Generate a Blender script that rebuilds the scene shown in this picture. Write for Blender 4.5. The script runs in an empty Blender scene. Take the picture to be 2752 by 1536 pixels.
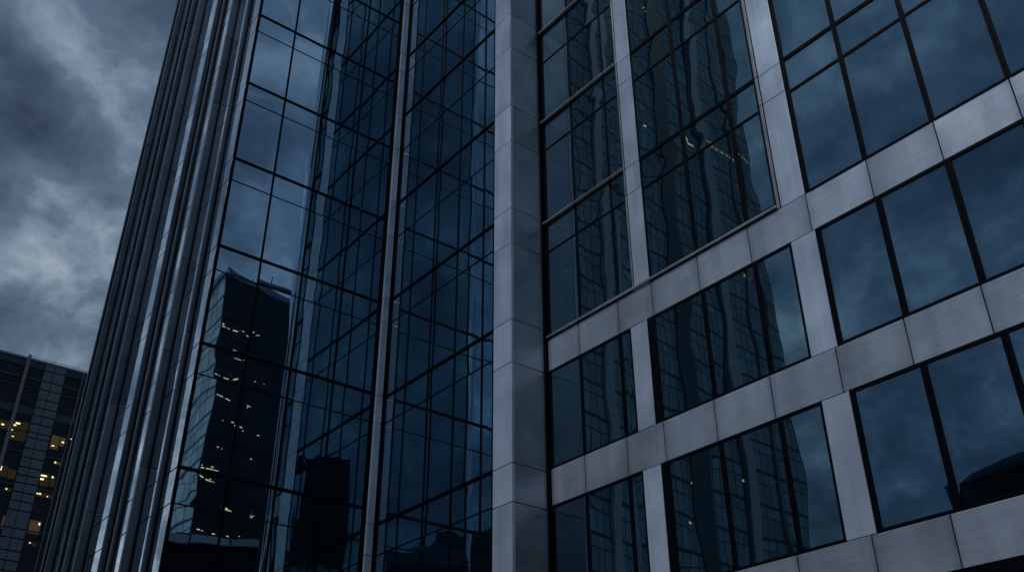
import bpy, bmesh, math, random
from mathutils import Vector, Matrix, noise
random.seed(7)
scene = bpy.context.scene
C = scene.collection
U = 1.55            # metres per survey unit; the survey origin is the camera, 1.6 m above the pavement
H0 = 1.6
def W(x, y, z): return Vector((x*U, y*U, z*U + H0))

# ------------------------------------------------------------------ camera
YAW, PITCH, ROLL = math.radians(51.49), math.radians(30.783), math.radians(-.2883)
fwd = Vector((-math.sin(YAW)*math.cos(PITCH), math.cos(YAW)*math.cos(PITCH), math.sin(PITCH)))
rgt = Vector((math.cos(YAW), math.sin(YAW), 0))
upv = rgt.cross(fwd)
cxv = rgt*math.cos(ROLL) + upv*math.sin(ROLL)
cyv = upv*math.cos(ROLL) - rgt*math.sin(ROLL)
cam_d = bpy.data.cameras.new('camera'); cam = bpy.data.objects.new('camera', cam_d); C.objects.link(cam)
cam.matrix_world = Matrix(((cxv.x, cyv.x, -fwd.x, 0), (cxv.y, cyv.y, -fwd.y, 0), (cxv.z, cyv.z, -fwd.z, H0), (0, 0, 0, 1)))
cam_d.sensor_width = 36; cam_d.lens = 36*2620.35/2752; cam_d.clip_end = 5000; cam_d.clip_start = .05
scene.camera = cam

# ------------------------------------------------------------------ exposure
scene.view_settings.view_transform = 'Standard'; scene.view_settings.look = 'None'
scene.view_settings.exposure = 0; scene.view_settings.gamma = 1
scene.cycles.max_bounces = 10; scene.cycles.glossy_bounces = 7; scene.cycles.diffuse_bounces = 3
scene.cycles.sample_clamp_indirect = 4

# ------------------------------------------------------------------ sky: dusk overcast
SUN_EL, SUN_AZ = math.radians(64), math.radians(176)       # azimuth clockwise from +Y
world = bpy.data.worlds.new('World'); scene.world = world; world.use_nodes = True
nt = world.node_tree; nt.nodes.clear()
def N(t, typ, **kw):
    n = t.nodes.new(typ)
    for k, v in kw.items(): setattr(n, k, v)
    return n
def mathn(t, op, a, b=None, c=None, clamp=False):
    n = N(t, 'ShaderNodeMath', operation=op, use_clamp=clamp)
    for i, v in enumerate((a, b, c)):
        if v is None: continue
        if isinstance(v, (int, float)): n.inputs[i].default_value = v
        else: t.links.new(v, n.inputs[i])
    return n.outputs[0]
def vmath(t, op, a, b=None):
    n = N(t, 'ShaderNodeVectorMath', operation=op)
    for i, v in enumerate((a, b)):
        if v is None: continue
        if isinstance(v, (tuple, Vector)): n.inputs[i].default_value = v
        else: t.links.new(v, n.inputs[i])
    return n
def mixc(t, f, a, b, blend='MIX'):
    n = N(t, 'ShaderNodeMix', data_type='RGBA', blend_type=blend)
    for i, v in ((0, f), (6, a), (7, b)):
        if isinstance(v, (int, float)): n.inputs[i].default_value = v
        elif isinstance(v, tuple): n.inputs[i].default_value = (*v, 1) if len(v) == 3 else v
        else: t.links.new(v, n.inputs[i])
    return n.outputs[2]
def ramp(t, fac, stops):
    n = N(t, 'ShaderNodeValToRGB'); el = n.color_ramp.elements
    while len(el) < len(stops): el.new(.5)
    for e, (p, col) in zip(el, stops):
        e.position = p; e.color = (*col, 1) if isinstance(col, tuple) else (col, col, col, 1)
    t.links.new(fac, n.inputs[0]); return n.outputs[0]
sky = N(nt, 'ShaderNodeTexSky', sky_type='NISHITA'); sky.sun_disc = False
sky.sun_elevation = SUN_EL; sky.sun_rotation = SUN_AZ; sky.air_density = 1.6; sky.dust_density = 1.5
tc = N(nt, 'ShaderNodeTexCoord'); D = tc.outputs['Generated']
sep = N(nt, 'ShaderNodeSeparateXYZ'); nt.links.new(D, sep.inputs[0])
zc = mathn(nt, 'ADD', mathn(nt, 'MAXIMUM', sep.outputs[2], 0), .42)
cmb = N(nt, 'ShaderNodeCombineXYZ')
nt.links.new(mathn(nt, 'DIVIDE', sep.outputs[0], zc), cmb.inputs[0]); nt.links.new(mathn(nt, 'DIVIDE', sep.outputs[1], zc), cmb.inputs[1])
def sky_noise(scale, detail, off, dist=0, rough=.55):
    n = N(nt, 'ShaderNodeTexNoise'); n.inputs['Scale'].default_value = scale; n.inputs['Detail'].default_value = detail
    n.inputs['Roughness'].default_value = rough; n.inputs['Distortion'].default_value = dist
    nt.links.new(vmath(nt, 'ADD', cmb.outputs[0], off).outputs[0], n.inputs['Vector']); return n.outputs[0]
big = sky_noise(4.2, 4, (5.3, 1.9, 0), .15)
mid = sky_noise(11.0, 9, (1.3, 2.9, 1), .25, .60)
n_all = mathn(nt, 'ADD', mathn(nt, 'MULTIPLY', big, .55), mathn(nt, 'MULTIPLY', mid, .45))
def blob(d, k, amp):       # a brighter or darker break in the cloud deck in direction d
    dn = Vector(d).normalized()
    dot = vmath(nt, 'DOT_PRODUCT', vmath(nt, 'NORMALIZE', D).outputs[0], tuple(dn)).outputs['Value']
    return mathn(nt, 'MULTIPLY', mathn(nt, 'POWER', mathn(nt, 'MAXIMUM', dot, 0), k), amp)
for b in (((-.845, .128, .525), 420, .115), ((-.866, .168, .472), 500, .06), ((-.81, .08, .58), 200, -.06), ((-.775, .14, .62), 700, .06), ((-.90, .12, .42), 200, -.05)):
    n_all = mathn(nt, 'ADD', n_all, blob(*b))
wl = mathn(nt, 'POWER', mathn(nt, 'MAXIMUM', vmath(nt, 'DOT_PRODUCT', vmath(nt, 'NORMALIZE', D).outputs[0], (-.85, .13, .51)).outputs['Value'], 0), 4)
wl0 = wl
wl = mathn(nt, 'ADD', mathn(nt, 'MULTIPLY', wl, .25), 1.15)      # the breaks in the deck lie to the west; elsewhere it is smoother
n_all = mathn(nt, 'ADD', mathn(nt, 'MULTIPLY', mathn(nt, 'SUBTRACT', n_all, .47), wl), .47)
el_ = mathn(nt, 'SUBTRACT', 1, mathn(nt, 'MULTIPLY', sep.outputs[2], 2.0), clamp=True)     # murk towards the horizon, away from the west
n_all = mathn(nt, 'SUBTRACT', n_all, mathn(nt, 'MULTIPLY', mathn(nt, 'MULTIPLY', el_, mathn(nt, 'SUBTRACT', 1, wl0, clamp=True)), .14))
cloud = ramp(nt, n_all, [(.30, (.030, .048, .078)), (.43, (.058, .092, .145)), (.54, (.105, .155, .225)), (.64, (.22, .285, .365)), (.78, (.45, .52, .59))])
col = mixc(nt, .94, sky.outputs[0], cloud)                 # thin blue of the sky through the deck
bg = N(nt, 'ShaderNodeBackground'); nt.links.new(cloud, bg.inputs[0]); bg.inputs[1].default_value = .95
bg2 = N(nt, 'ShaderNodeBackground'); nt.links.new(sky.outputs[0], bg2.inputs[0]); bg2.inputs[1].default_value = .002
ads = N(nt, 'ShaderNodeAddShader'); nt.links.new(bg.outputs[0], ads.inputs[0]); nt.links.new(bg2.outputs[0], ads.inputs[1])
wo = N(nt, 'ShaderNodeOutputWorld'); nt.links.new(ads.outputs[0], wo.inputs[0])

sun_d = bpy.data.lights.new('sun', 'SUN'); sun_d.energy = 1.75; sun_d.angle = math.radians(14); sun_d.color = (1, .985, .96)
sun = bpy.data.objects.new('sun', sun_d); C.objects.link(sun)
sdir = Vector((math.sin(SUN_AZ)*math.cos(SUN_EL), math.cos(SUN_AZ)*math.cos(SUN_EL), math.sin(SUN_EL)))
sun.rotation_euler = sdir.to_track_quat('Z', 'Y').to_euler()

# ------------------------------------------------------------------ materials
def newmat(name):
    m = bpy.data.materials.new(name); m.use_nodes = True; m.node_tree.nodes.clear()
    return m, m.node_tree
def simple(name, col, rough=.6, metal=0, var=.0, scale=3):
    m, t = newmat(name); p = N(t, 'ShaderNodeBsdfPrincipled'); o = N(t, 'ShaderNodeOutputMaterial')
    t.links.new(p.outputs[0], o.inputs[0]); p.inputs['Roughness'].default_value = rough; p.inputs['Metallic'].default_value = metal
    p.inputs['Base Color'].default_value = (*col, 1)
    if var:
        g = N(t, 'ShaderNodeNewGeometry'); n = N(t, 'ShaderNodeTexNoise'); n.inputs['Scale'].default_value = scale; n.inputs['Detail'].default_value = 5
        t.links.new(g.outputs['Position'], n.inputs['Vector'])
        c = mixc(t, n.outputs[0], tuple(v*(1-var) for v in col), tuple(v*(1+var) for v in col)); t.links.new(c, p.inputs['Base Color'])
    return m
def emis(name, col, s):
    m, t = newmat(name); e = N(t, 'ShaderNodeEmission'); o = N(t, 'ShaderNodeOutputMaterial')
    e.inputs[0].default_value = (*col, 1); e.inputs[1].default_value = s; t.links.new(e.outputs[0], o.inputs[0]); return m
def brushed(name, col, grain, metal=.55, rough=.36, var=.30, edirt=1.1):
    """satin metal cladding: brushing along one axis, drip streaks, small panel-to-panel change"""
    m, t = newmat(name); p = N(t, 'ShaderNodeBsdfPrincipled'); o = N(t, 'ShaderNodeOutputMaterial'); t.links.new(p.outputs[0], o.inputs[0])
    g = N(t, 'ShaderNodeNewGeometry'); oi = N(t, 'ShaderNodeObjectInfo'); P = g.outputs['Position']
    off = vmath(t, 'SCALE', (7.1, 3.3, 5.7)); t.links.new(oi.outputs['Random'], off.inputs['Scale'])
    P2 = vmath(t, 'ADD', P, off.outputs[0]).outputs[0]
    def ns(mul, sc, det):
        n = N(t, 'ShaderNodeTexNoise'); n.inputs['Scale'].default_value = sc; n.inputs['Detail'].default_value = det
        t.links.new(vmath(t, 'MULTIPLY', P2, mul).outputs[0], n.inputs['Vector']); return n.outputs[0]
    brush = ns(grain, 1.0, 4); drip = ns((2.2, 2.2, .12), 1.0, 5); cloudy = ns((.8, .8, .8), 1.0, 4)
    v = mathn(t, 'ADD', mathn(t, 'MULTIPLY', mathn(t, 'SUBTRACT', drip, .5), 1.0), mathn(t, 'MULTIPLY', mathn(t, 'SUBTRACT', cloudy, .5), .8))
    v = mathn(t, 'ADD', v, mathn(t, 'MULTIPLY', mathn(t, 'SUBTRACT', brush, .5), .55))
    v = mathn(t, 'ADD', v, mathn(t, 'MULTIPLY', mathn(t, 'SUBTRACT', oi.outputs['Random'], .5), .35))
    txc = N(t, 'ShaderNodeTexCoord'); sg = N(t, 'ShaderNodeSeparateXYZ'); t.links.new(txc.outputs['Generated'], sg.inputs[0])
    ex = mathn(t, 'ABSOLUTE', mathn(t, 'SUBTRACT', mathn(t, 'MULTIPLY', sg.outputs[0], 2), 1))
    edge = mathn(t, 'MULTIPLY', mathn(t, 'POWER', ex, 9), mathn(t, 'ADD', drip, -.1))            # grime washed down beside the joints
    v = mathn(t, 'SUBTRACT', v, mathn(t, 'MULTIPLY', edge, edirt))
    f = mathn(t, 'ADD', mathn(t, 'MULTIPLY', v, var*2.2), 1)
    cc = N(t, 'ShaderNodeVectorMath', operation='SCALE'); cc.inputs[0].default_value = col; t.links.new(f, cc.inputs['Scale'])
    t.links.new(cc.outputs[0], p.inputs['Base Color'])
    t.links.new(mathn(t, 'ADD', mathn(t, 'MULTIPLY', mathn(t, 'SUBTRACT', cloudy, .5), .3), rough), p.inputs['Roughness'])
    p.inputs['Metallic'].default_value = metal
    b = N(t, 'ShaderNodeBump'); b.inputs['Strength'].default_value = .25; b.inputs['Distance'].default_value = .004
    t.links.new(mathn(t, 'ADD', mathn(t, 'MULTIPLY', brush, .35), mathn(t, 'MULTIPLY', ns((.7, .7, .7), 1, 2), 4)), b.inputs['Height'])
    t.links.new(b.outputs[0], p.inputs['Normal'])
    return m
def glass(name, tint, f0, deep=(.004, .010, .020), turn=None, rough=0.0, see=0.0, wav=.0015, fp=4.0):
    """coated facade glass: a strong cool reflection over a dark interior.
    turn = (vector, sharpness): shading normal turned so these panes mirror open sky, not the facade beside"""
    m, t = newmat(name); o = N(t, 'ShaderNodeOutputMaterial')
    g = N(t, 'ShaderNodeNewGeometry'); oi = N(t, 'ShaderNodeObjectInfo')
    gl = N(t, 'ShaderNodeBsdfGlossy'); gl.inputs['Roughness'].default_value = rough; gl.inputs['Color'].default_value = (*tint, 1)
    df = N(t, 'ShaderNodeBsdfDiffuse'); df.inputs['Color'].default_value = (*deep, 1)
    lw = N(t, 'ShaderNodeLayerWeight'); lw.inputs['Blend'].default_value = .5
    pw = mathn(t, 'POWER', lw.outputs['Facing'], fp)
    rv = mathn(t, 'ADD', f0 - .05, mathn(t, 'MULTIPLY', oi.outputs['Random'], .10))
    fac = mathn(t, 'ADD', rv, mathn(t, 'MULTIPLY', pw, 1 - f0), clamp=True)
    tcol = mixc(t, pw, tint, (.9, .94, 1)); t.links.new(tcol, gl.inputs['Color'])
    nz = N(t, 'ShaderNodeTexNoise'); nz.inputs['Scale'].default_value = .55; nz.inputs['Detail'].default_value = 1
    off = vmath(t, 'SCALE', (31, 17, 23)); t.links.new(oi.outputs['Random'], off.inputs['Scale'])
    t.links.new(vmath(t, 'ADD', g.outputs['Position'], off.outputs[0]).outputs[0], nz.inputs['Vector'])
    b = N(t, 'ShaderNodeBump'); b.inputs['Strength'].default_value = 1; b.inputs['Distance'].default_value = wav
    t.links.new(nz.outputs[0], b.inputs['Height'])
    nrm = b.outputs[0]
    if turn:
        tx = N(t, 'ShaderNodeTexCoord'); s = N(t, 'ShaderNodeSeparateXYZ'); t.links.new(tx.outputs['Generated'], s.inputs[0])
        if turn[1]: k = mathn(t, 'MULTIPLY', mathn(t, 'SUBTRACT', 1, s.outputs[1]), turn[1], clamp=True)
        else: k = mathn(t, 'ADD', 1, 0)
        sc = vmath(t, 'SCALE', turn[0]); t.links.new(k, sc.inputs['Scale'])
        nrm = vmath(t, 'NORMALIZE', vmath(t, 'ADD', nrm, sc.outputs[0]).outputs[0]).outputs[0]
    t.links.new(nrm, gl.inputs['Normal'])
    mx = N(t, 'ShaderNodeMixShader'); t.links.new(fac, mx.inputs[0]); t.links.new(gl.outputs[0], mx.inputs[2])
    if see:
        tr = N(t, 'ShaderNodeBsdfTransparent'); tr.inputs[0].default_value = (see*.62, see*.85, see, 1)
        a = N(t, 'ShaderNodeAddShader'); t.links.new(tr.outputs[0], a.inputs[0]); t.links.new(df.outputs[0], a.inputs[1]); t.links.new(a.outputs[0], mx.inputs[1])
    else: t.links.new(df.outputs[0], mx.inputs[1])
    t.links.new(mx.outputs[0], o.inputs[0]); return m
def gridglass(name, ax, base, line, px, pz, lw=.09, rough=.25, spec=.5, z0=0, sub=None):
    """far facade: glass units divided by mullions every px and floor lines every pz metres (object space)"""
    m, t = newmat(name); p = N(t, 'ShaderNodeBsdfPrincipled'); o = N(t, 'ShaderNodeOutputMaterial'); t.links.new(p.outputs[0], o.inputs[0])
    tx = N(t, 'ShaderNodeTexCoord'); s = N(t, 'ShaderNodeSeparateXYZ'); t.links.new(tx.outputs['Object'], s.inputs[0])
    def ln(v, per, w, off=0):
        q = mathn(t, 'DIVIDE', mathn(t, 'ADD', v, off), per); fr = mathn(t, 'FRACT', q)
        return mathn(t, 'LESS_THAN', fr, w/per), mathn(t, 'FLOOR', q)
    l1, c1 = ln(s.outputs[ax], px, lw); l2, c2 = ln(s.outputs[2], pz, lw*2.6); l3, c3 = ln(s.outputs[2], pz, lw, pz*.33)
    L = mathn(t, 'MAXIMUM', mathn(t, 'MAXIMUM', l1, l2), l3)
    cv = N(t, 'ShaderNodeCombineXYZ'); t.links.new(c1, cv.inputs[0]); t.links.new(c2, cv.inputs[1]); t.links.new(c3, cv.inputs[2])
    wn = N(t, 'ShaderNodeTexWhiteNoise', noise_dimensions='3D'); t.links.new(cv.outputs[0], wn.inputs['Vector'])
    bc = mixc(t, wn.outputs[0], tuple(v*.72 for v in base), tuple(v*1.28 for v in base))
    t.links.new(mixc(t, L, bc, line), p.inputs['Base Color'])
    p.inputs['Roughness'].default_value = rough; p.inputs['Specular IOR Level'].default_value = spec
    return m
M = {}
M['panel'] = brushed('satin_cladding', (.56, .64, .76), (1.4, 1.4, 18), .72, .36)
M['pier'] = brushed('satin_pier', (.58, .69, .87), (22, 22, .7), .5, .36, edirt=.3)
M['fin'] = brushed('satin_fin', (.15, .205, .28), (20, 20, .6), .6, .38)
M['bright'] = brushed('bright_trim', (.52, .54, .57), (2, 2, 30), .75, .28)
M['frame'] = simple('dark_frame', (.0012, .0030, .0065), .5, 0)
M['frame'].node_tree.nodes['Principled BSDF'].inputs['Specular IOR Level'].default_value = .06
M['core'] = simple('dark_core', (.006, .007, .009), .9)
M['glass'] = glass('coated_glass', (.42, .68, .84), .44)
M['glass_mid'] = glass('coated_glass_mid', (.43, .66, .76), .50)
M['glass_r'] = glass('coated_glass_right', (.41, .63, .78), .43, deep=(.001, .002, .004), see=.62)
M['ceiling'] = simple('office_ceiling', (.62, .62, .60), .9)
M['blind'] = simple('roller_blind', (.55, .56, .55), .9)
M['room'] = simple('room_wall', (.20, .21, .22), .9)
TURN = Vector((0, -math.tan(math.radians(15)), 0))  # steers the reflection by shading normal only; the panes stay in the wall plane
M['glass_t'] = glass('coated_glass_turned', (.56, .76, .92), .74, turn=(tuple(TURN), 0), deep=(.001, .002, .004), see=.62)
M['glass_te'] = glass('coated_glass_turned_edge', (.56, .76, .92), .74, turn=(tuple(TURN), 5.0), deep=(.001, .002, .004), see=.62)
M['glass_bay'] = glass('coated_glass_bay', (.42, .64, .78), .52)
M['glass_fin'] = glass('coated_glass_slot', (.90, .96, 1), .88, fp=1.0)
M['asphalt'] = simple('asphalt', (.045, .047, .05), .85, 0, .3, 4)
M['paving'] = simple('paving', (.11, .11, .115), .8, 0, .25, 2)
M['kerb'] = simple('kerb_stone', (.16, .16, .165), .8, 0, .2, 5)
M['white'] = simple('road_paint', (.6, .6, .58), .7, 0, .2, 6)

# ------------------------------------------------------------------ mesh helpers
class MB:
    def __init__(s, root=Vector((0, 0, 0))): s.v = []; s.f = []; s.r = root
    def box(s, a, b):          # a, b: opposite corners in survey units
        a = W(*a) - s.r; b = W(*b) - s.r; s.mbox(a, b)
    def mbox(s, a, b):
        x0, x1 = sorted((a[0], b[0])); y0, y1 = sorted((a[1], b[1])); z0, z1 = sorted((a[2], b[2])); n = len(s.v)
        s.v += [(x0, y0, z0), (x1, y0, z0), (x1, y1, z0), (x0, y1, z0), (x0, y0, z1), (x1, y0, z1), (x1, y1, z1), (x0, y1, z1)]
        s.f += [(n, n+3, n+2, n+1), (n+4, n+5, n+6, n+7), (n, n+1, n+5, n+4), (n+1, n+2, n+6, n+5), (n+2, n+3, n+7, n+6), (n+3, n, n+4, n+7)]
    def tube(s, a, b, r, k=8):
        a, b = Vector(a), Vector(b); d = (b-a).normalized(); u = d.orthogonal().normalized(); w = d.cross(u); n = len(s.v)
        for p in (a, b):
            for i in range(k):
                t = 2*math.pi*i/k; s.v.append(tuple(p + u*r*math.cos(t) + w*r*math.sin(t)))
        for i in range(k): j = (i+1) % k; s.f.append((n+i, n+j, n+k+j, n+k+i))
        s.f += [tuple(n+i for i in reversed(range(k))), tuple(n+k+i for i in range(k))]
    def build(s, name, m, parent=None, bevel=0, smooth=False):
        me = bpy.data.meshes.new(name); me.from_pydata([tuple(v) for v in s.v], [], s.f); me.materials.append(m); me.update()
        o = bpy.data.objects.new(name, me); C.objects.link(o)
        if parent: o.parent = parent
        if smooth:
            for p in me.polygons: p.use_smooth = True
        if bevel:
            md = o.modifiers.new('bevel', 'BEVEL'); md.width = bevel; md.segments = 2; md.limit_method = 'ANGLE'
        return o
def thing(name, label, cat, loc, rz=0, group=None):
    o = bpy.data.objects.new(name, None); C.objects.link(o); o.location = loc; o.rotation_euler = (0, 0, rz)
    o.empty_display_size = 1; o['label'] = label; o['category'] = cat
    if group: o['group'] = group
    return o
def struct(o, cat=None): o['kind'] = 'structure'; return o

class Wall:
    """a vertical facade plane. axis 'x': plane y = p facing -Y; axis 'y': plane x = p facing +X. h runs along it, d is depth (positive = outwards)"""
    def __init__(s, axis, p, root, rootobj): s.axis = axis; s.p = p; s.root = root; s.o = rootobj
    def pt(s, h, z, d):
        return (h, s.p - d, z) if s.axis == 'x' else (s.p + d, h, z)
    def box(s, mb, h0, h1, z0, z1, d0, d1): mb.box(s.pt(h0, z0, d0), s.pt(h1, z1, d1))
    def mb(s): return MB(s.root)
def pane_mesh(wall, rects, d, pillow=.003, wob=.0015):
    mb = wall.mb()
    for (h0, h1, z0, z1) in rects:
        nx, nz = 10, 14; n = len(mb.v); sd = random.uniform(0, 100); tx, tz = random.uniform(-1, 1)*.0034, random.uniform(-1, 1)*.0022
        amp = pillow*random.uniform(.6, 1.3)*min(1, (z1-z0)/1.3)**2*min(1, (h1-h0)/.8)
        for j in range(nz+1):
            for i in range(nx+1):
                u, v = i/nx, j/nz
                k = 16*u*(1-u)*v*(1-v)
                off = amp*(k**.85) + wob*noise.noise(Vector((u*2+sd, v*2.5, sd))) + (u-.5)*tx + (v-.5)*tz   # metres
                mb.v.append(tuple(W(*wall.pt(h0+(h1-h0)*u, z0+(z1-z0)*v, d + off/U)) - wall.root))
        for j in range(nz):
            for i in range(nx):
                a = n+j*(nx+1)+i; mb.f.append((a, a+1, a+nx+2, a+nx+1))
        # backing faces give the unit its thickness
        m = len(mb.v); t = .024/U
        for (h, z) in ((h0, z0), (h1, z0), (h1, z1), (h0, z1)): mb.v.append(tuple(W(*wall.pt(h, z, d-t-.006)) - wall.root))
        mb.f.append((m, m+3, m+2, m+1))
        e = len(mb.v); mb.v += [mb.v[i] for i in (n, n+nx, n+(nz+1)*(nx+1)-1, n+nz*(nx+1))]; mb.v += [mb.v[i] for i in (m, m+1, m+2, m+3)]
        for i in range(4): j = (i+1) % 4; mb.f.append((e+i, e+4+i, e+4+j, e+j))
    return mb
def window(wall, h0, h1, z0, z1, splits, mat, hv=.045, hz=.05, hs=.022, sd=.0, proud=.03, rec=.02, hvl=None, hvr=None, label=None, bars=None, pillow=.003, wob=.0015):
    """one window: frame ring and transoms (part), its panes (sub-part)"""
    g = .0015; hl = hvl if hvl is not None else hv; hr = hvr if hvr is not None else hv
    f = wall.mb(); a, b = h0+g, h1-g; lo, hi = z0+g, z1-g
    wall.box(f, a, a+hl, lo, hi, -.10, proud); wall.box(f, b-hr, b, lo, hi, -.10, proud)
    wall.box(f, a+hl, b-hr, lo, lo+hz, -.10, proud+.004); wall.box(f, a+hl, b-hr, hi-hz, hi, -.10, proud+.004)
    zs = [lo+hz]
    for s_ in splits:
        wall.box(f, a+hl, b-hr, s_-hs, s_+hs, -.08, proud*.8); zs += [s_-hs, s_+hs]
    zs.append(hi-hz)
    fr = f.build('window', M['frame'], wall.o, bevel=.006)
    if label: fr['label'] = label
    rects = [(a+hl-.004, b-hr+.004, zs[i]-.004, zs[i+1]+.004) for i in range(0, len(zs), 2)]
    p = pane_mesh(wall, rects, -rec, pillow, wob).build('pane', mat, fr, smooth=True)
    return fr

# ================================================================== the glass tower on the left
rt = W(-15.805, 5.34, 0); rt.z = 0
tower = thing('glass_tower', 'tall dark glass tower with metal fins down its left flank and a glazed inner corner', 'tower', rt)
X1, Y0, YC = -15.805, 5.34, 9.223
TOP = 27.0
core = MB(rt); core.box((-23.25, Y0+.14, -1.03), (X1-.34, 13, TOP)); core.box((X1-.339, 7.2, -1.03), (X1-.14, 13, TOP-.01)); core.box((X1-.14, YC+.14, -1.03), (-12.0, 13, TOP-.3))
core.build('core_wall', M['core'], tower)
p1 = Wall('y', X1, rt, tower); p2 = Wall('x', YC, rt, tower)
# left glazed wall (faces the street end)
p1_h = [5.34, 6.255, 7.15, 8.08, 8.985]
p1_z = [(-.2, 1.3, .8), (1.3, 3.5, 2.9), (3.5, 5.84, 5.215), (5.84, 8.20, 7.59), (8.20, 10.31, 9.77), (10.31, 12.43, 11.89), (12.43, 14.47, 13.99), (14.47, 16.49, 16.0), (16.49, 18.5, 18.0), (18.5, 20.5, 20.0), (20.5, 22.5, 22.0), (22.5, 24.5, 24.0), (24.5, 26.9, 26.2)]
for (z0, z1, s_) in p1_z:
    for i in range(4):
        mat = M['glass_t'] if i == 0 else M['glass_te'] if i == 1 else M['glass']
        window(p1, p1_h[i], p1_h[i+1], z0, z1, [s_], mat, hv=.022, hz=.032, hs=.012, proud=.003, rec=.005, hvl=.06 if i == 0 else None, hvr=.045 if i == 3 else None, pillow=.0018, wob=.001)
for (z0, z1, s_) in p1_z:
    q = MB(rt); q.box((X1-.20, 5.44, z0+.05), (X1-.17, 5.62, z1-.3)); q.build('blind', M['blind'], tower)
# pale metal post in the inner corner
zs2 = [-1.0, 1.0, 2.9, 3.4, 4.95, 5.55, 7.57, 8.15, 9.85, 10.42, 12.0, 12.94, 14.44, 15.51, 16.9, 17.43, 19.2, 19.9, 21.8, 22.4, 24.6, TOP-.2]
post = thing_part = None
pm = MB(rt); pm.box((X1-.05, 8.985, -1), (X1+.01, YC-.03, TOP-.25)); pb = pm.build('corner_post', M['frame'], tower)
for a, b in zip(zs2[:-1], zs2[1:]):
    q = MB(rt); q.box((X1+.012, 9.03, a+.008), (X1+.075, YC-.045, b-.008)); q.build('post_cover', M['pier'], pb, bevel=.008)
# inner glazed wall
p2_h = [X1+.09, -14.98, -14.17, -13.31, -12.46, -12.13]
p2_z = [(-1.0, .4, .0), (.4, 2.95, 2.3), (2.95, 5.55, 4.95), (5.55, 8.15, 7.57), (8.15, 10.42, 9.85), (10.42, 12.94, 12.0), (12.94, 15.51, 14.44), (15.51, 17.43, 16.9), (17.43, 19.9, 19.2), (19.9, 22.4, 21.8), (22.4, 24.6, 24.0), (24.6, 26.6, 26.0)]
for (z0, z1, s_) in p2_z:
    for i in range(5):
        window(p2, p2_h[i], p2_h[i+1], z0, z1, [s_], M['glass_bay'], hv=.023, hz=.034, hs=.013, proud=.004, rec=.006, pillow=.0015, wob=.0012)
    b = MB(rt); b.box((X1+.1, YC-.022, z1-.018), (-12.14, YC-.0065, z1+.022)); b.build('transom_cap', M['frame'], tower, bevel=.01)
# left flank: glass strips behind projecting fins
fins = [(-16.409, .115), (-17.316, .204), (-18.377, .089), (-18.787, .139), (-20.222, .218), (-21.232, .136), (-21.911, .069), (-22.527, .18), (-23.313, .056)]
pf = Wall('x', Y0, rt, tower)
joint = sorted([z for t3 in p1_z for z in (t3[1], t3[2])]); joint = [-1.0] + joint
prev = X1 - .03
for k, (x, d) in enumerate(fins):
    w = .05 if k not in (1, 4) else .075; d = d*.80
    strip = pf.mb()
    lab = None
    # glass / metal strip between prev and this fin, panel by panel
    jm = pf.mb(); pf.box(jm, x+.02, prev-.002, -1.0, TOP-.1, -.12, -.03); base = jm.build('joint_backing', M['frame'], tower)
    for a, b in zip(joint[:-1], joint[1:]):
        h0, h1 = x+.065, prev-.006
        if h1-h0 > .05:
            gp = pane_mesh(pf, [(h0, h1, a+.013, b-.013)], 0, .0012, .001).build('strip_panel', M['glass_fin'], base, smooth=True)
    # dark reveal at the fin's foot, then the fin: side panels with joints
    rv = pf.mb(); pf.box(rv, x+.001, x+.06, -1.0, TOP-.05, -.05, .012); rv.build('reveal', M['frame'], tower)
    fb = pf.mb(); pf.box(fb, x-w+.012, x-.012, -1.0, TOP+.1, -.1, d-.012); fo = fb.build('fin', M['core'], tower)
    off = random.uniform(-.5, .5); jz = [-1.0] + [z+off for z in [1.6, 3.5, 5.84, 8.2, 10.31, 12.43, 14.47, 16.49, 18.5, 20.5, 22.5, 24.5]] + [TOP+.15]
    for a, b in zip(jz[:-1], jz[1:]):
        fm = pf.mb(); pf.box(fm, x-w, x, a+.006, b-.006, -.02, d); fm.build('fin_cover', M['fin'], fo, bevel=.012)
    prev = x - w
# roof parapet
cp = MB(rt); cp.box((-23.4, Y0-.05, TOP+.16), (X1+.05, 13, TOP+.4)); cp.build('parapet', M['fin'], tower)

# ================================================================== the metal and glass office block on the right
rb = W(-11.61, 10, 0); rb.z = 0
block = thing('office_block', 'office block with broad grey metal spandrel bands and piers around blue mirrored windows', 'office block', rb)
YM = 10.0
XE = 1.2
mw = Wall('x', YM, rb, block)
cb = MB(rb); cb.box((-11.9, YM+.13, -1.03), (-6.1, 24, TOP-1)); cb.box((-6.099, YM+1.6, -1.03), (XE, 24, TOP-1)); cb.box((XE-.02, YM+.14, -1.03), (XE+.04, YM+1.6, TOP-1)); cb.box((-12.05, YC+.06, -1.03), (-11.66, YM+.13, TOP-1)); cb.build('core_wall', M['core'], block)
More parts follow.
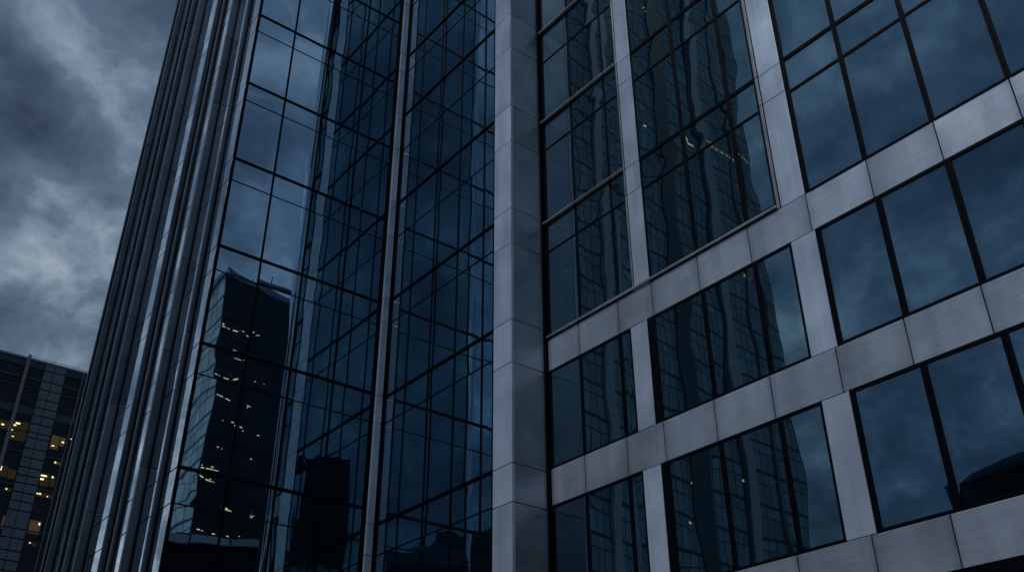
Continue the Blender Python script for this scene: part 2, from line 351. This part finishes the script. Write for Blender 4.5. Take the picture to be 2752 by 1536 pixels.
# corner pier, panel by panel, wrapping two faces
cz = [-1.0, 1.4, 2.6, 3.2, 4.92, 5.56, 7.35, 8.18, 9.76, 10.54, 12.13, 13.03, 14.60, 15.57, 17.1, 18.0, 19.5, 20.4, 22.0, 22.9, 24.4, 25.8]
cpo = MB(rb); cpo.box((-12.11, YC+.02, -1), (-11.63, YC+.05, 25.8)); cpo.box((-11.66, YC+.05, -1), (-11.63, YM, 25.8)); cpier = cpo.build('corner_pier', M['frame'], block)
for a, b in zip(cz[:-1], cz[1:]):
    q = MB(rb); q.box((-12.12, YC, a+.008), (-11.61, YC+.016, b-.008)); q.build('cladding_panel', M['pier'], cpier, bevel=.004)
    q = MB(rb); q.box((-11.626, YC+.0175, a+.008), (-11.61, YC+.062, b-.008)); q.build('edge_trim', M['pier'], cpier, bevel=.003)
    q = MB(rb); q.box((-11.626, YC+.070, a+.008), (-11.612, YM-.055, b-.008)); q.build('cladding_panel', M['panel'], cpier, bevel=.003)
jm = MB(rb); jm.box((-11.64, YM-.052, -1), (-11.57, YM-.012, 25.8)); jm.build('corner_gasket', M['frame'], block)
# spandrel bands
Jx = [-11.565, -10.75, -9.80, -9.03, -8.06, -7.08, -6.045, -5.08, -4.105, -3.12, -2.14, -1.16, -.19, XE]
bands = [(2.64, 3.22), (4.985, 5.60), (7.37, 7.98)]
for (z0, z1) in bands:
    bk = mw.mb(); mw.box(bk, Jx[0], Jx[-1], z0+.012, z1-.012, -.13, -.03); bo = bk.build('spandrel_band', M['frame'], block)
    for a, b in zip(Jx[:-1], Jx[1:]):
        q = mw.mb(); mw.box(q, a+.007, b-.007, z0+.004, z1-.004, -.029, 0); q.build('spandrel_panel', M['panel'], bo, bevel=.006)
# piers
def pier(x0, x1, zs, mat='pier', proud=0.0):
    bk = mw.mb(); mw.box(bk, x0+.01, x1-.01, zs[0]+.006, zs[-1]-.006, -.12, -.03); bo = bk.build('pier', M['frame'], block)
    for a, b in zip(zs[:-1], zs[1:]):
        q = mw.mb(); mw.box(q, x0, x1, a+.007, b-.007, -.029, proud); q.build('pier_panel', M[mat], bo, bevel=.006)
up = [7.98, 9.88, 10.43, 12.35, 12.89, 14.6, 15.37, 17.0, 17.84, 19.5, 20.3, 22, 22.8, 24.5, 25.8]
pier(-9.385, -9.05, up); pier(-9.425, -9.395, up, 'bright', .012)
pier(-6.45, -6.045, up); pier(-6.515, -6.465, up, 'bright', .012)
for (a, b) in ((5.60, 7.37), (3.22, 4.985)):
    dx = .0 if a > 5 else .03
    pier(-9.54+dx, -9.18+dx, [a, b]); pier(-6.40+dx, -6.005+dx, [a, b])
# windows of the upper floors
rows = [(7.98, 10.43, 9.80), (10.43, 12.89, 12.2), (12.89, 15.37, 14.52), (15.37, 17.84, 17.1), (17.84, 20.3, 19.6), (20.3, 22.8, 22.1), (22.8, 25.5, 24.7)]
right_h = [-6.045, -5.085, -4.11, -3.12, -2.14, -1.16, -.19, XE]
for r, (z0, z1, s_) in enumerate(rows):
    zz0 = z0 + (.075 if r == 0 else 0)
    hh = [-11.57, -10.72, -9.795, -9.428]
    for i in range(3): window(mw, hh[i], hh[i+1], zz0, z1, [s_], M['glass_mid'], hv=.022, hz=.024, hs=.018, proud=-.012, rec=.022, hvl=.045 if i == 0 else None, pillow=.0016, wob=.0012)
    hh = [-9.047, -8.05, -7.07, -6.518]
    for i in range(3): window(mw, hh[i], hh[i+1], zz0, z1, [s_], M['glass_mid'], hv=.034, hz=.034, hs=.022, proud=.006, rec=.008, pillow=.0016, wob=.0012)
    for i in range(7): window(mw, right_h[i], right_h[i+1], z0, z1, [s_], M['glass_r'], hv=.034, hz=.033, hs=.025, proud=.006, rec=.008, hvl=.075 if i == 0 else None)
    if r: # bright metal transom bars of the left bay
        q = mw.mb(); mw.box(q, -11.57, -9.43, z0-.005, z0+.03, -.008, .055); q.build('transom_bar', M['bright'], block, bevel=.01)
    else:
        q = mw.mb(); mw.box(q, -11.57, -6.52, 8.005, 8.05, -.008, .035); q.build('sill', M['bright'], block, bevel=.01)
# windows between the bands
for (z0, z1) in ((5.60, 7.37), (3.22, 4.985)):
    dx = .0 if z0 > 5 else .03
    hh = [-11.57, -10.75, -9.80, -9.543+dx]
    for i in range(3): window(mw, hh[i], hh[i+1], z0, z1, [], M['glass_mid'], hv=.034, hz=.036, proud=-.004, rec=.016, pillow=.0016, wob=.0012)
    hh = [-9.177+dx, -8.03, -7.045+dx*.6, -6.403+dx]
    for i in range(3): window(mw, hh[i], hh[i+1], z0, z1, [], M['glass_mid'], hv=.036, hz=.038, proud=-.004, rec=.016, hvl=.16 if i == 0 else None, pillow=.0018, wob=.0012)
    hh = [-6.002+dx, -5.04+dx*2, -4.07+dx*2, -3.10+dx*2, -2.12+dx, -1.14+dx, -.17, XE]
    for i in range(7): window(mw, hh[i], hh[i+1], z0, z1, [], M['glass_r'], hv=.042, hz=.042, proud=-.004, rec=.016, hvl=.075 if i == 0 else None)
# rooms behind the right-hand windows: ceilings, back wall, blinds drawn along part of some panes
for (z0, z1) in [(2.64, 3.22), (4.985, 5.60), (7.37, 7.98)] + [(r_[0]-.2, r_[0]+.1) for r_ in rows[1:]] + [(25.5, 25.8)]:
    q = mw.mb(); mw.box(q, -6.09, XE-.03, z0+.03, z1-.03, -1.58, -.14); q.build('ceiling', M['ceiling'], block)
for (z0, z1) in [(3.22, 4.985), (5.60, 7.37)] + [(r_[0]+.1, r_[1]-.2) for r_ in rows]:
    for k in range(4): 
        x = -5.6 + k*1.95
        q = mw.mb(); mw.box(q, x, x+.10, z0, z1, -1.2, -.5); q.build('partition', M['room'], block)
for (z0, z1) in [(3.24, 4.965), (5.62, 7.35)] + [(r_[0]+.12, r_[1]-.22) for r_ in rows]:
    for i in range(7):
        x = right_h[i]+.10
        q = mw.mb(); mw.box(q, x, x + random.choice((.0, .10, .16, .2))+.06, z0, z1, -.16, -.13); q.build('blind', M['blind'], block)
# ground floor: recessed dark shopfront
gf = mw.mb(); mw.box(gf, -11.57, XE, 2.50, 2.635, -.5, -.01); gf.build('soffit', M['frame'], block)
gh = [-11.57, -9.6, -7.7, -5.9, -4.1, -2.2, -.4, XE]
for a, b in zip(gh[:-1], gh[1:]): window(mw, a, b, -1.0, 2.49, [1.4], M['glass_r'], hv=.06, hz=.06, proud=-.3, rec=.04 if False else .09)
cp = MB(rb); cp.box((-12.1, YC-.05, 25.85), (XE, 24, 26.3)); cp.build('parapet', M['panel'], block)

# ================================================================== far office building, left edge of the view
XF = -120.0
rf = W(XF, 10, 0); rf.z = 0
far = thing('far_office_building', 'distant dark office building with a pale tiled stair strip, roof rail and lit office floors', 'office building', rf)
M['far_dark'] = gridglass('far_dark_glass', 1, (.010, .017, .026), (.004, .006, .009), 2.05, 3.3, .12, .3, .35)
M['far_teal'] = simple('far_spandrel', (.030, .052, .070), .35, 0, .2, .6)
M['far_tile'] = simple('far_tile', (.115, .165, .20), .35, 0, .12, .3)
M['far_mast'] = simple('far_mast', (.17, .20, .26), .4, .3)
M['glow'] = emis('office_glow', (.42, .30, .15), .11)
M['glow2'] = emis('office_glow_dim', (.30, .24, .13), .06)
M['lamp'] = emis('office_lamp', (1, .80, .46), 1.6)
fwall = Wall('y', XF, rf, far)
b = MB(rf); b.box((XF-20, -2, -1.03), (XF-.02, 40, 53.3)); b.build('body', M['far_dark'], far)
b = MB(rf); b.box((XF-20, -2, 53.3), (XF+.25, 40, 53.55)); b.build('parapet', M['far_mast'], far)
rowz = [53.3, 52.39, 50.98, 49.9, 48.64, 47.57, 46.59, 45.51, 44.43, 43.77, 42.47, 41.33, 40.16, 39.2, 38.3, 37.2, 36.17, 35.12, 33.09, 32.0, 30.6, 29.5, 28.4, 27.3, 26.2, 25.1, 24, 22.9, 21.8, 20.7]
sb = MB(rf); fwall.box(sb, 22.2, 24.72, 20, 53.28, -.01, .12); so = sb.build('stair_strip', M['core'], far)
for za, zb in zip(rowz[:-1], rowz[1:]):
    for (h0, h1) in ((22.24, 23.28), (23.36, 24.68)):
        t_ = fwall.mb(); fwall.box(t_, h0, h1, zb+.09, za-.05, .121, .22); t_.build('tile', M['far_tile'], so)
for (z0, z1) in ((52.45, 53.25), (46.45, 47.4), (50.9, 51.1), (49.8, 49.95), (41.9, 42.05), (37.9, 38.1), (33.0, 33.2)):
    for (h0, h1) in ((-2, 22.18), (24.74, 40)):
        t_ = fwall.mb(); fwall.box(t_, h0, h1, z0, z1, -.01, .10); t_.build('spandrel', M['far_teal'], far)
mm = fwall.mb(); fwall.box(mm, 19.98, 20.32, -1, 53.75, .3, .65); mo = mm.build('corner_mast', M['far_mast'], far)
for z in (51.3, 49.3, 47.2, 44.9, 42.8): 
    c_ = fwall.mb(); fwall.box(c_, 19.86, 19.97, z, z+.14, .38, .58); c_.build('bracket', M['far_mast'], mo)
rl = MB(rf)
def P(h, z, d): return tuple(W(*fwall.pt(h, z, d)) - rf)
rl.tube(P(20.4, 53.86, .1), P(40, 53.86, .1), .035); rl.tube(P(20.4, 53.72, .1), P(40, 53.72, .1), .025)
for k in range(9): rl.tube(P(20.9+k*2.2, 53.5, .1), P(20.9+k*2.2, 53.95, .1), .04)
rl.build('guard_rail', M['far_mast'], far)
cbm = MB(rf); cbm.tube(P(26.68, 53.4, .6), P(26.42, 20, .6), .055); cbm.build('downpipe', M['far_mast'], far)
def glowwin(h0, h1, z0, z1, lamps, dim=False):
    q = fwall.mb(); fwall.box(q, h0, h1, z0, z1, -.01, .05); o = q.build('lit_window', M['glow2' if dim else 'glow'], far)
    for (a, b_, c_, d_) in lamps:
        q = fwall.mb(); fwall.box(q, a, b_, c_, d_, .051, .075); q.build('ceiling_lamp', M['lamp'], o)
glowwin(18.8, 20.0, 44.2, 45.2, [(19.2, 19.5, 44.58, 44.74)], True)
glowwin(20.45, 22.1, 44.5, 45.5, [(20.66, 21.15, 45.10, 45.28), (20.5, 20.78, 44.82, 44.97)], True)
glowwin(20.45, 22.1, 43.2, 44.35, [(20.42, 20.55, 44.22, 44.32), (20.62, 20.85, 43.48, 43.56)], True)
glowwin(24.95, 25.85, 43.1, 44.75, [(25.15, 25.42, 43.38, 43.5)], False)
glowwin(25.95, 26.5, 43.6, 44.7, [(26.15, 26.42, 44.05, 44.2)], False)
glowwin(20.2, 21.15, 38.7, 39.9, [(20.42, 20.5, 39.3, 39.8)], True)
glowwin(21.25, 22.1, 38.6, 39.7, [], True)
glowwin(22.3, 23.2, 38.8, 39.9, [(22.42, 23.05, 39.55, 39.72), (22.28, 23.0, 39.0, 39.18)], True)
glowwin(24.9, 25.8, 38.5, 40.0, [(24.8, 25.45, 39.6, 39.76), (24.82, 25.2, 39.15, 39.34)], True)
glowwin(25.9, 26.5, 38.6, 39.9, [(26.02, 26.2, 39.62, 39.82)], True)
glowwin(25.85, 26.6, 41.3, 41.65, [(25.9, 26.1, 41.45, 41.6)], False)
glowwin(21.3, 22.1, 37.1, 37.5, [(21.5, 21.62, 37.25, 37.42)], True)
glowwin(24.8, 26.6, 37.2, 37.7, [(24.82, 25.0, 37.42, 37.56), (25.1, 25.3, 37.42, 37.58), (26.0, 26.1, 37.3, 37.42)], True)
glowwin(22.0, 23.0, 32.9, 34.3, [(22.6, 22.95, 34.0, 34.2)], False)
glowwin(24.9, 26.1, 32.9, 34.4, [(25.85, 26.0, 33.95, 34.2)], False)
glowwin(25.2, 26.2, 31.6, 31.9, [(25.35, 25.5, 31.78, 31.88)], True)
glowwin(27.0, 27.2, 44.6, 44.85, [(27.05, 27.15, 44.7, 44.8)], True)

# ================================================================== buildings across the streets (seen in the mirrored glass)
def face_building(name, label, cat, loc, rz, w, d, h, matf, lits, piers_=(), floor=3.3, matside=None, cornice=True, group=None, seed=1):
    """box of w (local x) by d (local y) by h; its lit windows sit on the local +x face (side 0) or -y face (side 1)"""
    t = thing(name, label, cat, loc, rz, group); rnd = random.Random(seed)
    b = MB(); b.mbox((-w, 0, 0), (0, d, h)); b.build('wall', matf, t)
    if matside:
        b = MB(); b.mbox((-w, -.15, 0), (0, -.003, h-.4)); b.build('side_wall', matside, t)
    if cornice:
        b = MB(); b.mbox((-w-.3, -.45, h+.003), (.3, d+.3, h+1.1)); b.build('parapet', M['far_mast'], t)
    for (side, a, z, ww, hh, m_) in lits:
        b = MB()
        if side == 0: b.mbox((.003, a, z), (.08, a+ww, z+hh))
        else: b.mbox((-a-ww, -.25, z), (-a, -.153, z+hh))
        b.build('lit_window', m_, t)
    for (side, a, ww, m_, pr) in piers_:
        b = MB()
        if side == 0: b.mbox((.003, a, 0), (pr, a+ww, h-.01))
        else: b.mbox((-a-ww, -.15-pr, 0), (-a, -.153, h-.01))
        b.build('pilaster', m_, t)
    return t
M['tw_glass'] = gridglass('skyscraper_glass', 1, (.20, .33, .38), (.004, .008, .012), 2.3, 6.5, .26, .2, .7)
M['tw_dark'] = simple('skyscraper_dark_strip', (.02, .045, .05), .4)
M['tw_pale'] = simple('skyscraper_pale_strip', (.42, .48, .53), .4)
M['warm'] = emis('warm_light', (1, .74, .40), 1.05)
M['warm2'] = emis('warm_glow', (.5, .42, .28), .16)
# skyscraper whose image stands in the panes between the two piers
TX, TYa, TYb, TH = -70.0, -81.6, -43.5, 175.0
rnd = random.Random(5); L = []
def vy(Yv): return (20 - Yv - TYa)*U         # survey virtual depth -> local y
for (yv, z) in ((84, 91), (82.3, 91.2), (88.5, 90), (79, 88), (81, 112), (82, 111.4), (83, 41), (80.5, 33), (82, 38), (84, 25), (90, 40), (96, 52), (98, 72), (97, 71.5)):
    L.append((0, vy(yv), z*U, .8, .35, M['warm']))
for k in range(9): L.append((0, vy(92.5+k*1.0), (92.2 - k*.02)*U, .7, .35, M['warm']))
L.append((0, vy(101.2), 92.0*U, 9.6*U, 1.2, M['warm2'])); L.append((0, vy(99), 71.2*U, 4.2, 1.1, M['warm2'])); L.append((0, vy(85), 90.6*U, 4, 1.1, M['warm2']))
loc = W(TX, TYa, 0); loc.z = 0
sk = face_building('skyscraper', 'tall slender glass skyscraper mirrored in the panes between the two grey piers', 'skyscraper', loc, 0, 45, (TYb-TYa)*U, TH*U, M['tw_glass'], L,
    [(0, vy(84.6), 3.0*U, M['tw_dark'], .5), (0, vy(92.2), 1.7*U, M['tw_pale'], .7), (0, vy(90.3), .5*U, M['tw_dark'], .4), (0, vy(70.5), 1.4*U, M['tw_pale'], .7), (0, vy(97.8), .5*U, M['tw_dark'], .3)])
# office building mirrored in the lower left panes; its two faces meet at a corner towards us
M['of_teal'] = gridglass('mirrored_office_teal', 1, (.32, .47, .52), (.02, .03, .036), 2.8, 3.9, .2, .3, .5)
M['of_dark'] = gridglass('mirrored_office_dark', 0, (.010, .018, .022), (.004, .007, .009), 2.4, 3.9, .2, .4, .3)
cd = Vector((math.cos(math.radians(-10.2)), math.sin(math.radians(-10.2)), 0))*72
loc = W(-15.8+cd.x, 5.6+cd.y, 0); loc.z = 0
OH = (9.76+.582*72)*U + H0
rnd = random.Random(11); L = []
for (zb, n, spread) in ((46.2, 3, 1.2), (44.6, 5, 1.4), (42.0, 4, .8), (40.0, 8, 1.0), (37.6, 9, 1.6), (36.0, 6, .6), (31.5, 3, .5), (29.4, 8, .7), (27.6, 5, 1.0), (25.0, 4, 1.0)):
    fl = round(zb*U/3.9)*3.9
    cl = rnd.uniform(1.5, 6.5)
    for _ in range(n):
        L.append((1, max(.3, cl+rnd.gauss(0, 2.3)), fl + rnd.choice((2.5, 2.5, 2.5, 2.9)), rnd.choice((.15, .2, .3, .5, .8)), rnd.uniform(.06, .15), M['warm']))
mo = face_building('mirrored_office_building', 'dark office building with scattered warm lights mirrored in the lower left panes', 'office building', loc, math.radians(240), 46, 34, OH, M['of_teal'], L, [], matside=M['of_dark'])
b = MB(); b.mbox((-20, 4, OH+1.15), (-3, 16, OH+3.2)); b.build('plant_room', M['tw_dark'], mo)
b = MB(); b.mbox((-22.6, 4.5, OH+1.15), (-20.6, 12, OH+5.0)); b.build('roof_unit', M['tw_dark'], mo)
for k in range(5):
    b = MB(); b.tube((-2-k*3.1, 1.4, OH+1.1), (-2-k*3.1, 1.4, OH+2.2+.5*(k % 3)), .09); b.build('aerial', M['tw_dark'], mo)
# dark low block with a turret seen at the foot of the inner corner
loc = W(14.6, -9.4, 0); loc.z = 0
M['low_dark'] = gridglass('low_block_glass', 1, (.012, .015, .019), (.022, .026, .03), 2.6, 3.5, .25, .7, .2)
lb = face_building('low_street_block', 'dark low street block with stepped roofline mirrored at the foot of the inner corner', 'street block', loc, math.radians(150), 30, 34, 24.0, M['low_dark'], [], matside=M['low_dark'])
b = MB(); b.mbox((-7, 4, 25.12), (-2, 9, 27.4)); b.mbox((-25, 12, 25.12), (-12, 22, 26.4)); b.build('roof_box', M['tw_dark'], lb)
loc = W(26.6, -9.6, 0); loc.z = 0
face_building('slim_service_tower', 'slim near-black service tower mirrored low down beside the inner corner post', 'tower', loc, math.radians(150), 14, 5.2, 39, M['of_dark'], [], matside=M['of_dark'], cornice=False)
loc = W(24.0, -9.0, 0); loc.z = 0  # block added out of view so the foot of the left panes mirrors dark
pb_ = face_building('added_dark_block', 'long dark low block added to darken the mirrored foot of the left panes', 'street block', loc, math.radians(0), 12.4, 21, 22.5, M['low_dark'], [], cornice=False)
b = MB(); b.mbox((-12.7, -.2, 22.52), (.2, 21.2, 23.1)); b.build('roof', M['of_teal'], pb_)
b = MB(); b.mbox((-9, 3, 23.11), (-4, 7, 25.2)); b.mbox((-8, 12, 23.11), (-5, 14, 24.6)); b.build('roof_unit', M['tw_dark'], pb_)
# round roofed hall seen in the lowest pane at the right
hx, hy = -23.0, -26.5
rr = W(hx, hy, 0); rr.z = 0
hall = thing('round_roofed_hall', 'dark low hall with a shallow curved roof mirrored in the lowest right pane', 'hall', rr)
b = MB(); b.mbox((0, -24, 0), (40, 0, 26.4)); b.build('wall', M['low_dark'], hall)
b = MB(); n = 24
for y in (-23.5, .35):
    for i in range(n+1):
        a = math.pi*i/n; b.v.append((20 - 20.0*math.cos(a), y, 26.42 + 1.3*math.sin(a)))
for i in range(n): b.f.append((i, i+1, n+2+i, n+1+i))
b.f.append(tuple(reversed(range(n+1)))); b.f.append(tuple(range(n+1, 2*n+2))); b.f.append((0, n+1, 2*n+1, n)); b.build('roof', M['tw_dark'], hall)
for k in range(6):
    b = MB(); b.mbox((2.5+k*6, .003, 4), (6.5+k*6, .12, 23.5)); b.build('window', M['far_teal'], hall)

# ================================================================== ground, street, pavement
def slab(name, x0, x1, y0, y1, z0, z1, m):
    b = MB(); b.mbox((x0, y0, z0), (x1, y1, z1)); o = b.build(name, m); o['kind'] = 'structure'; return o
slab('ground', -2500, 2500, -2500, 2500, -.6, -.02, M['asphalt'])
slab('road', -34, 60, -13.0, -3.0, -.02, -.012, M['asphalt'])
slab('pavement', -34, 60, -2.85, 15.3, -.019, .12, M['paving'])
slab('kerb', -34, 60, -3.0, -2.852, -.019, .13, M['kerb'])
